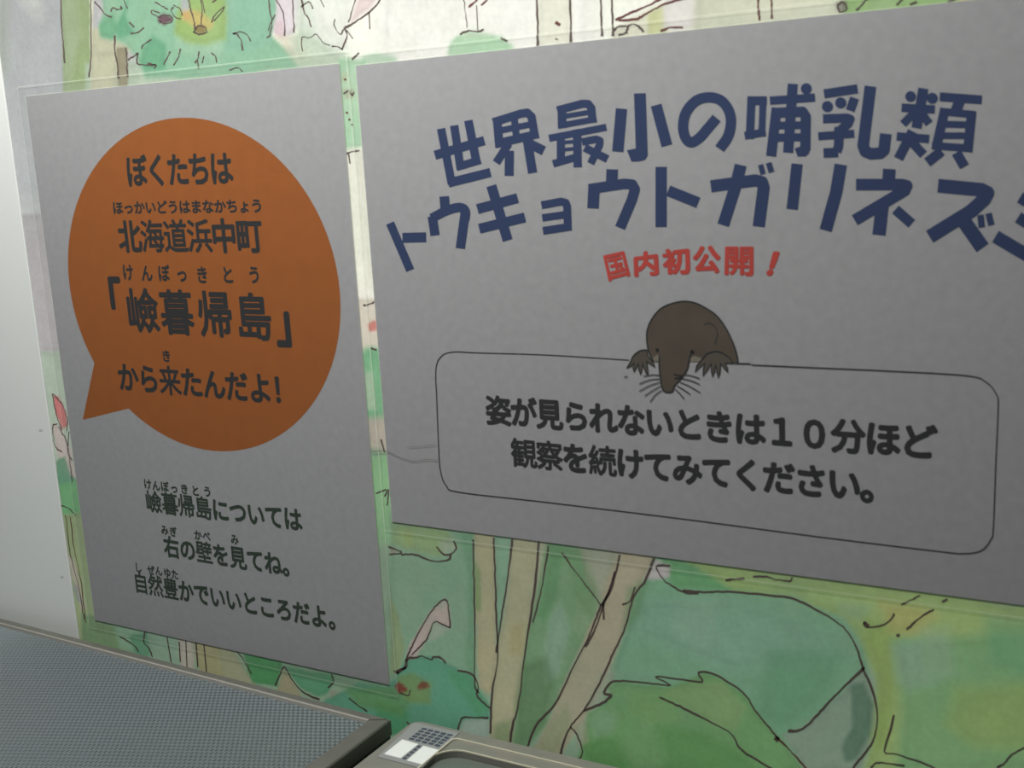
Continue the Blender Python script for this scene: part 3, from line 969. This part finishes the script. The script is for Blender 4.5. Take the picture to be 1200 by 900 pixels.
A = (500, 100, 7.5)
B_ = (640, 90, 7.5)
C_ = (780, 90, 8.18)
D_ = (860, 90, 8.571)
E_ = (940, 90, 8.18)
F_ = (1040, 95, 8.18)
G_ = (440, 200, 6)
H_ = (600, 180, 6)
I_ = (740, 180, 6)
J_ = (930, 180, 7.5)
K_ = (1060, 190, 6.43)
title = [
    ('text_character', A, [('s', [(127, 380), (222, 868)], 74), ('s', [(242, 352), (300, 740)], 74), ('s', [(367, 308), (440, 688)], 76), ('s', [(72, 614), (508, 485)], 80), ('s', [(262, 718), (475, 655)], 70), ('s', [(190, 858), (562, 765)], 80)]),
    ('text_character', A, [('s', [(583, 325), (830, 248), (885, 240), (922, 275), (953, 460)], 74), ('s', [(620, 300), (640, 545)], 76), ('s', [(768, 270), (795, 500)], 62), ('s', [(640, 398), (930, 340)], 55), ('s', [(605, 515), (985, 425)], 76), ('s', [(722, 510), (612, 680)], 72), ('s', [(728, 575), (725, 795)], 80), ('s', [(885, 480), (932, 770)], 82), ('s', [(870, 495), (1030, 575)], 84)]),
    ('text_character', B_, [('s', [(97, 295), (320, 236), (370, 238), (398, 275), (408, 405)], 72), ('s', [(138, 270), (142, 450)], 76), ('s', [(150, 349), (400, 308)], 44), ('s', [(105, 432), (445, 370)], 54), ('s', [(25, 540), (530, 443)], 62), ('s', [(130, 540), (130, 745)], 72), ('s', [(273, 490), (278, 795)], 74), ('s', [(140, 515), (290, 480)], 50), ('s', [(130, 580), (280, 565)], 32), ('s', [(130, 643), (280, 628)], 32), ('s', [(60, 765), (300, 695)], 66),
                            ('s', [(315, 572), (440, 548), (473, 560), (470, 600), (392, 762)], 66), ('s', [(338, 622), (540, 722)], 70)]),
    ('text_character', B_, [('s', [(663, 280), (630, 658)], 100), ('s', [(824, 145), (842, 690)], 104), ('p', [(710, 645), (790, 630), (880, 620), (895, 690), (870, 730), (820, 743), (750, 745)]), ('s', [(967, 248), (1062, 605)], 98)]),
    ('text_character', C_, [('c', [(490, 395), (400, 500), (330, 580), (250, 628), (195, 590), (168, 480), (195, 345), (285, 235), (400, 197), (520, 220), (600, 310), (627, 430), (598, 570), (518, 690)], 100)]),
    ('text_character', D_, [('s', [(178, 195), (160, 625)], 84), ('s', [(295, 200), (280, 600)], 70), ('s', [(140, 240), (332, 240)], 90), ('s', [(108, 592), (320, 555)], 80), ('s', [(362, 240), (815, 208)], 84), ('s', [(592, 70), (545, 762)], 102), ('d', (728, 120), 56),
                            ('s', [(430, 310), (374, 798)], 102), ('s', [(400, 362), (690, 350), (722, 400), (718, 740)], 104), ('s', [(400, 490), (720, 485)], 78), ('s', [(390, 612), (720, 605)], 82), ('p', [(610, 720), (690, 690), (768, 690), (755, 770), (720, 800), (640, 800)])]),
    ('text_character', E_, [('s', [(210, 163), (532, 115)], 88), ('d', (243, 285), 54), ('d', (370, 250), 54), ('s', [(503, 202), (460, 325)], 88), ('s', [(200, 402), (430, 395), (460, 405), (440, 450), (330, 540)], 88), ('s', [(355, 480), (350, 660), (330, 720)], 92), ('s', [(205, 730), (345, 725)], 92), ('s', [(155, 570), (500, 545)], 78),
                            ('s', [(655, 90), (585, 660), (605, 715), (660, 738), (750, 732), (785, 700), (802, 545)], 112)]),
    ('text_character', F_, [('s', [(345, 70), (278, 450)], 98), ('s', [(135, 255), (455, 272)], 82), ('d', (222, 148), 52), ('d', (430, 165), 54), ('s', [(290, 270), (148, 412)], 78), ('s', [(300, 270), (400, 408)], 82), ('s', [(88, 530), (400, 555)], 82), ('s', [(240, 480), (105, 745)], 94), ('s', [(240, 590), (345, 705)], 90),
                            ('s', [(500, 150), (905, 180)], 86), ('s', [(692, 190), (650, 300)], 104), ('s', [(552, 260), (465, 650)], 92), ('s', [(808, 290), (768, 680)], 92), ('s', [(520, 292), (840, 322)], 72), ('s', [(500, 412), (820, 420)], 66), ('s', [(480, 522), (800, 525)], 64), ('s', [(425, 618), (805, 645)], 74), ('s', [(520, 670), (380, 780)], 96), ('s', [(660, 685), (738, 820)], 98)]),
    ('text_character', G_, [('s', [(103, 368), (245, 700)], 60), ('s', [(190, 472), (357, 468)], 70)]),
    ('text_character', G_, [('s', [(484, 180), (492, 280)], 68), ('c', [(395, 335), (480, 290), (560, 262), (610, 262), (634, 290), (628, 350)], 66), ('s', [(420, 455), (400, 320)], 66), ('s', [(632, 290), (597, 546)], 66)]),
    ('text_character', G_, [('s', [(815, 105), (930, 490)], 72), ('s', [(717, 270), (1000, 192)], 70), ('s', [(730, 408), (1052, 328)], 70)]),
    ('text_character', H_, [('s', [(207, 363), (345, 337), (378, 345), (388, 372), (394, 540)], 56), ('s', [(213, 452), (400, 425)], 52), ('s', [(218, 543), (420, 512)], 56)]),
    ('text_character', H_, [('s', [(705, 110), (702, 200)], 82), ('s', [(570, 385), (578, 225)], 82), ('s', [(540, 250), (790, 212), (845, 217), (864, 250), (845, 320), (760, 522)], 74)]),
    ('text_character', I_, [('s', [(209, 93), (209, 516)], 80), ('s', [(258, 260), (470, 345)], 78)]),
    ('text_character', I_, [('s', [(558, 230), (870, 188), (918, 200), (930, 240), (895, 513)], 86), ('s', [(768, 80), (735, 220), (645, 503)], 84), ('s', [(908, 78), (926, 146)], 38), ('s', [(965, 64), (985, 132)], 42)]),
    ('text_character', I_, [('s', [(1165, 72), (1130, 392)], 80), ('s', [(1472, 76), (1440, 270), (1365, 540)], 88)]),
    ('text_character', J_, [('s', [(842, 135), (835, 240)], 112), ('s', [(548, 272), (960, 272), (995, 282), (975, 325), (537, 585)], 102), ('s', [(782, 430), (750, 715)], 116), ('s', [(895, 490), (1038, 615)], 90)]),
    ('text_character', K_, [('s', [(252, 177), (580, 208), (625, 230), (600, 280), (500, 370), (188, 562)], 104), ('s', [(430, 420), (588, 645)], 112), ('s', [(572, 397), (582, 492)], 50), ('s', [(632, 385), (655, 475)], 50)]),
    ('text_character', K_, [('s', [(685, 560), (990, 740)], 100), ('s', [(870, 265), (1060, 380)], 90), ('s', [(855, 415), (1050, 535)], 90)]),
]
for nm, crop, items in title:
    t(nm, lambda f: strokes(f, crop, items), m_blue, p2)


# thin rounded frame round the lower text
def frame_line(f):
    f.ribbon(smooth([(737, 422), (640, 416), (560, 413.5), (532, 412.5), (518, 417), (511, 432), (512, 470), (514, 520), (516, 550), (523, 569), (540, 577), (640, 588.5), (800, 608), (960, 629), (1100, 646), (1130, 648.5), (1150, 645), (1161, 632), (1164, 618), (1167, 540), (1169.5, 480), (1168, 463), (1156, 448), (1132, 440), (1040, 434.5), (960, 431), (881, 427.5)], 10), 1.3)
    f.ribbon([(862, 425.5), (880, 426)], 1.2)


t('frame_line', frame_line, m_black, p2)

# the shrew looking over the frame
M = (700, 330, 6)
m_fur = mat('brown_toner', (0.072, 0.056, 0.042), 0.8, noise=0.12, scale=90, spec=0.1)
m_paw = mat('grey_brown_toner', (0.075, 0.062, 0.05), 0.8, spec=0.1)
m_cheek = mat('tan_toner', (0.17, 0.15, 0.12), 0.8, spec=0.1)
cv = lambda p: (M[0] + p[0] / M[2], M[1] + p[1] / M[2])
bodyo = [(395, 560), (365, 500), (350, 430), (350, 350), (380, 270), (440, 195), (520, 155), (610, 138), (690, 150), (770, 190), (840, 240), (900, 320), (950, 420), (980, 510), (990, 572)]
heado = [(437, 520), (436, 600), (445, 680), (455, 740), (470, 770), (500, 778), (530, 770), (545, 730), (590, 680), (630, 620), (645, 560), (660, 500)]
pawl = [(350, 478), (300, 485), (255, 520), (235, 560), (210, 605), (240, 590), (258, 572), (252, 610), (260, 632), (275, 600), (290, 575), (292, 620), (305, 652), (315, 610), (318, 572), (330, 610), (345, 645), (358, 650), (352, 600), (350, 560), (375, 580), (403, 598), (395, 570), (375, 545), (352, 510)]
pawr = [(735, 548), (770, 508), (830, 488), (880, 500), (930, 535), (955, 572), (900, 572), (915, 610), (915, 632), (895, 612), (868, 575), (862, 640), (852, 672), (842, 640), (832, 580), (825, 630), (810, 665), (803, 630), (800, 578), (775, 620), (745, 658), (745, 620), (755, 575), (720, 600), (690, 632), (700, 590)]


def art(f, pts):
    f.ngon_px([cv(p) for p in pts])


def outline(f, pts, w_=9, sm=True, close=False):
    q = list(pts) + ([pts[0]] if close else [])
    f.ribbon([cv(p) for p in (smooth(q, 6) if sm else q)], w_ / 6)


YA = -0.00008
flat(lambda f: art(f, [tuple(p) for p in smooth(bodyo, 5)]), 'drawn_body', m_fur, p2, YA)
flat(lambda f: (art(f, [(385, 540), (420, 515), (440, 520), (440, 562), (395, 560)]), art(f, [(645, 540), (680, 522), (730, 535), (735, 562), (640, 562)])), 'drawn_cheeks', m_cheek, p2, YA - 2e-5)
flat(lambda f: art(f, [tuple(p) for p in smooth(heado, 5)]), 'drawn_snout', m_fur, p2, YA - 3e-5)
flat(lambda f: (art(f, pawl), art(f, pawr)), 'drawn_paws', m_paw, p2, YA - 3e-5)


def lines(f):
    outline(f, bodyo, 11)
    outline(f, heado, 11)
    outline(f, [(350, 478), (300, 485), (255, 520), (235, 560), (210, 605)], 8)
    outline(f, [(735, 548), (770, 508), (830, 488), (880, 500), (930, 535), (955, 572)], 6)
    outline(f, pawl, 8, False, True)
    outline(f, pawr, 8, False, True)
    outline(f, [(750, 300), (790, 290), (830, 320), (845, 370), (825, 440)], 4)
    outline(f, [(900, 572), (1080, 578)], 6, False)
    outline(f, [(385, 560), (440, 562)], 5, False)
    for a in ([(440, 658), (390, 655), (325, 664)], [(440, 683), (370, 690), (297, 718)], [(448, 705), (370, 730), (295, 770)], [(450, 732), (390, 765), (335, 802)], [(455, 762), (410, 795), (372, 845)],
              [(610, 652), (660, 660), (720, 680)], [(595, 680), (660, 695), (722, 722)], [(580, 705), (650, 735), (725, 780)], [(560, 730), (610, 760), (655, 792)], [(548, 755), (580, 785), (612, 824)],
              [(540, 650), (580, 660), (600, 655)], [(545, 680), (575, 676), (600, 675)], [(190, 670), (214, 664)]):
        outline(f, a, 6.5)
    f.disc_px(cv((422, 478)), 1.7)
    f.disc_px(cv((668, 492)), 2.1)


flat(lines, 'drawn_outlines', m_black, p2, YA - 5e-5)

# fine hair lying over the gap between both signs
m_hair = mat('hair', (0.16, 0.14, 0.12), 0.6)
hr = Flat(-0.0004)
hr.ribbon(smooth([(436, 529), (446, 528), (455, 529), (470, 536), (486, 540), (500, 538), (513, 539)], 8), 0.6)
hr.ribbon(smooth([(478, 524), (495, 522.5), (513, 521)], 6), 0.5)
ho = hr.build('fine_hair', m_hair, None)
ho['label'] = 'fine dark hair clinging to the film across the gap between both signs'
ho['category'] = 'hair'

# ---------------------------------------------------------------- counter, tank with mesh lid, clear case
m_counter = mat('counter_laminate', (0.30, 0.30, 0.28), 0.45, noise=0.05, scale=30)
ct = thing('counter', 'grey laminate counter against the wall, under the tank and case', 'counter', (0.15, -0.24, -0.95))
for b, nm in (((-0.95, 1.05, -0.26, 0.2395, 0.77, 0.80), 'worktop'), ((-0.93, -0.90, -0.24, 0.22, 0.0, 0.77), 'side_panel'), ((1.0, 1.03, -0.24, 0.22, 0.0, 0.77), 'side_panel')):
    box(nm, b, m_counter, ct, bev=0.002)

m_alu = mat('brushed_aluminium', (0.175, 0.178, 0.155), 0.42, metallic=0.55, noise=0.06, scale=120, bump=0.08, bscale=600)
m_dark = mat('dark_side_paint', (0.035, 0.04, 0.035), 0.5)
m_tank = mat('green_tinted_tank', (0.10, 0.14, 0.12), 0.25)
m_bead = mat('pale_gasket', (0.34, 0.33, 0.30), 0.5)
m_screen = mat('screen_sheet', (0.20, 0.232, 0.235), 0.14, metallic=0.55, noise=0.12, scale=60, bump=0.03, bscale=300)
m_wire = mat('screen_wire', (0.27, 0.31, 0.33), 0.32, metallic=0.6)
CX, CY, CZ = 0.2222, -0.0165, -0.008
ROT = math.radians(-1.72)
tk = thing('mesh_topped_tank', 'low tank with grey framed fine mesh lid, below the portrait sign', 'tank', (CX, CY, -0.15))


def L(u, v):
    """lid plan: u metres left of the back right corner, v metres towards the room"""
    return (-u * math.cos(ROT) + 0.0 * v, -u * math.sin(ROT) - v)


WU, WV = 0.50, 0.30
top = CZ + 0.15


def rail(name, pts, z0, z1, m, parent):
    bm = bmesh.new()
    prism(bm, pts, z0, z1)
    bmesh.ops.recalc_face_normals(bm, faces=bm.faces)
    es = [e for e in bm.edges if abs(e.verts[0].co.z - z1) < 1e-6 and abs(e.verts[1].co.z - z1) < 1e-6]
    bmesh.ops.bevel(bm, geom=es, offset=0.0005, segments=2, affect='EDGES')
    me_ = bpy.data.meshes.new(name)
    bm.to_mesh(me_)
    bm.free()
    return link(name, me_, m, parent)


fw_b, fw_s = 0.0052, 0.0096
lid = rail('lid_back_rail', [L(0, 0), L(0 + fw_s, fw_b), L(WU - fw_s, fw_b), L(WU, 0)], top - 0.008, top, m_alu, tk)
rail('lid_side_rail', [L(0, 0), L(0, WV), L(fw_s, WV - fw_s), L(fw_s, fw_b)], top - 0.008, top, m_alu, tk)
rail('lid_side_rail', [L(WU, 0), L(WU, WV), L(WU - fw_s, WV - fw_s), L(WU - fw_s, fw_b)], top - 0.008, top, m_alu, tk)
rail('lid_front_rail', [L(0, WV), L(WU, WV), L(WU - fw_s, WV - fw_s), L(fw_s, WV - fw_s)], top - 0.008, top, m_alu, tk)
# raised bead along the inner edge of the back rail, then the sheet
rail('gasket', [L(fw_s, fw_b - 0.0004), L(fw_s, fw_b + 0.0006), L(WU - fw_s, fw_b + 0.0006), L(WU - fw_s, fw_b - 0.0004)], top - 0.002, top + 0.0006, m_bead, tk)
rail('lid_sheet', [L(fw_s, fw_b), L(fw_s, WV - fw_s), L(WU - fw_s, WV - fw_s), L(WU - fw_s, fw_b)], top - 0.0035, top - 0.0018, m_screen, tk)
# woven wires lying on the sheet: one joined part
vs, fs = [], []


def wire(p, q, r, z):
    p, q = np.array(p), np.array(q)
    d = (q - p) / np.linalg.norm(q - p)
    n = np.array([-d[1], d[0]]) * r
    b = len(vs)
    for e in (p, q):
        vs.extend([(e[0] + n[0], e[1] + n[1], z), (e[0], e[1], z + r * 1.3), (e[0] - n[0], e[1] - n[1], z)])
    fs.extend([(b, b + 1, b + 4, b + 3), (b + 1, b + 2, b + 5, b + 4)])


def clip(p, d, lo, hi):
    t0, t1 = -9.0, 9.0
    for k in (0, 1):
        if abs(d[k]) > 1e-9:
            a_, b_ = (lo[k] - p[k]) / d[k], (hi[k] - p[k]) / d[k]
            t0, t1 = max(t0, min(a_, b_)), min(t1, max(a_, b_))
        elif not lo[k] <= p[k] <= hi[k]:
            return None
    return (t0, t1) if t1 - t0 > 0.002 else None


iu0, iu1, iv0, iv1 = fw_s + 0.0003, WU - fw_s, fw_b + 0.0012, WV - fw_s
for ang, pitch, zz in ((24, 0.0030, top - 0.0018), (24 + 62, 0.0021, top - 0.0016)):
    a = math.radians(ang)
    d, n = (math.cos(a), math.sin(a)), (-math.sin(a), math.cos(a))
    for k in range(-260, 261):
        p = (0.25 + n[0] * k * pitch, 0.15 + n[1] * k * pitch)
        c = clip(p, d, (iu0, iv0), (iu1, iv1))
        if c:
            wire(L(p[0] + d[0] * c[0], p[1] + d[1] * c[0]), L(p[0] + d[0] * c[1], p[1] + d[1] * c[1]), 0.00042, zz)
me_ = bpy.data.meshes.new('wire_mesh')
me_.from_pydata([tuple(map(float, a)) for a in vs], [], fs)
link('wire_mesh', me_, m_wire, tk, 'stuff')
rail('lid_skirt', [L(0.0006, 0.0006), L(0.0006, WV - 0.001), L(WU - 0.001, WV - 0.001), L(WU - 0.001, 0.0006)], top - 0.0125, top - 0.008, m_dark, tk)
rail('tank_body', [L(0.006, 0.005), L(0.006, WV - 0.006), L(WU - 0.006, WV - 0.006), L(WU - 0.006, 0.005)], 0.0, top - 0.0125, m_tank, tk)

m_case = mat('grey_case_plastic', (0.17, 0.172, 0.15), 0.30, noise=0.05, scale=80)
m_case2 = mat('smoky_window', (0.105, 0.125, 0.11), 0.12)
m_line = mat('pale_rim_line', (0.50, 0.48, 0.38), 0.35)
m_lab = mat('grey_label_paper', (0.21, 0.22, 0.22), 0.6)
m_whitep = mat('white_label_square', (0.62, 0.65, 0.64), 0.6)
m_btxt = mat('blue_black_label_ink', (0.035, 0.05, 0.075), 0.6)
ZC = -0.012 + 0.15
cs = thing('small_plastic_case', 'grey plastic case with rounded clear window, right of the tank', 'case', (0.2285, -0.0060, -0.15))
CW, CD = 0.24, 0.16


def rr(x0, x1, y0, y1, r, n=8):
    out = []
    for cx_, cy_, a0 in ((x1 - r, y1 - r, 0), (x0 + r, y1 - r, 90), (x0 + r, y0 + r, 180), (x1 - r, y0 + r, 270)):
        for k in range(n + 1):
            a = math.radians(a0 + 90 * k / n)
            out.append((cx_ + r * math.cos(a), cy_ + r * math.sin(a)))
    return out


def ring(bm, outer, inner, z0, z1):
    n = len(outer)
    vo = [[bm.verts.new((x, y, z)) for x, y in outer] for z in (z0, z1)]
    vi = [[bm.verts.new((x, y, z)) for x, y in inner] for z in (z0, z1)]
    for k in range(n):
        j = (k + 1) % n
        bm.faces.new((vo[0][k], vo[0][j], vo[1][j], vo[1][k]))
        bm.faces.new((vi[0][j], vi[0][k], vi[1][k], vi[1][j]))
        bm.faces.new((vo[1][k], vo[1][j], vi[1][j], vi[1][k]))
        bm.faces.new((vo[0][j], vo[0][k], vi[0][k], vi[0][j]))


def ringobj(name, outer, inner, z0, z1, m, parent):
    bm = bmesh.new()
    ring(bm, outer, inner, z0, z1)
    me_ = bpy.data.meshes.new(name)
    bm.to_mesh(me_)
    bm.free()
    return link(name, me_, m, parent)


box('case_body', (0.003, CW - 0.003, -CD + 0.003, -0.003, 0, ZC - 0.006), m_case2, cs, bev=0.003)
ringobj('case_rim', rr(0, CW, -CD, 0, 0.006), rr(0.0275, CW - 0.02, -CD + 0.02, -0.0160, 0.012), ZC - 0.007, ZC, m_case, cs)
ringobj('rim_ridge', rr(0.0275, CW - 0.004, -CD + 0.004, -0.0078, 0.003), rr(0.0281, CW - 0.0046, -CD + 0.0046, -0.0084, 0.0028), ZC - 0.0002, ZC + 0.0009, m_line, cs)
ringobj('window_groove', rr(0.0270, CW - 0.0195, -CD + 0.0195, -0.0155, 0.0125), rr(0.0276, CW - 0.0201, -CD + 0.0201, -0.0161, 0.0119), ZC - 0.0002, ZC + 0.0005, m_line, cs)
rail('window', rr(0.0275, CW - 0.02, -CD + 0.02, -0.0160, 0.012)[::-1], ZC - 0.005, ZC - 0.003, m_case2, cs)

lb = thing('paper_label', 'small grey paper label with two white squares, on the case corner', 'label', (0.2285, -0.0060, ZC - 0.15 + 0.0001))


def lrect(name, pts, m, z):
    bm = bmesh.new()
    prism(bm, [(x - 0.2285, y + 0.0060) for x, y in pts][::-1], z, z + 0.0002)
    bmesh.ops.recalc_face_normals(bm, faces=bm.faces)
    me_ = bpy.data.meshes.new(name)
    bm.to_mesh(me_)
    bm.free()
    return link(name, me_, m, lb)


lrect('label_paper', [(0.2300, -0.0085), (0.2555, -0.0082), (0.2572, -0.0425), (0.2330, -0.0425)], m_lab, 0.0)
lrect('white_square', [(0.2345, -0.0250), (0.2440, -0.0256), (0.2438, -0.0395), (0.2345, -0.0395)], m_whitep, 0.0002)
lrect('white_square', [(0.2470, -0.0258), (0.2560, -0.0262), (0.2565, -0.0400), (0.2475, -0.0400)], m_whitep, 0.0002)
lr = np.random.default_rng(3)
for k in range(5):
    xx = 0.2370 + k * 0.0036
    for y_ in np.arange(-0.0115, -0.0235, -0.0026):
        lrect('printed_mark', [(xx, y_), (xx + 0.0026, y_), (xx + 0.0026, y_ - 0.0018 * lr.uniform(0.7, 1.1)), (xx, y_ - 0.0016)], m_btxt, 0.0002)
for y_ in np.arange(-0.0265, -0.040, -0.0028):
    lrect('printed_mark', [(0.2446, y_), (0.2462, y_), (0.2462, y_ - 0.0018), (0.2446, y_ - 0.0018)], m_btxt, 0.0002)

# ---------------------------------------------------------------- ceiling tube fitting above the wall
fx = thing('tube_light', 'white tube light fitting hanging above the mural, out of view', 'light', (0.17, -0.28, 0.68))
m_fit = mat('fitting_white', (0.8, 0.8, 0.8), 0.4)
box('housing', (-0.33, 0.33, -0.07, 0.07, 0.0, 0.05), m_fit, fx, bev=0.004)
for sx in (-0.25, 0.25):
    box('hanger', (sx - 0.004, sx + 0.004, -0.004, 0.004, 0.05, 0.77), m_fit, fx)
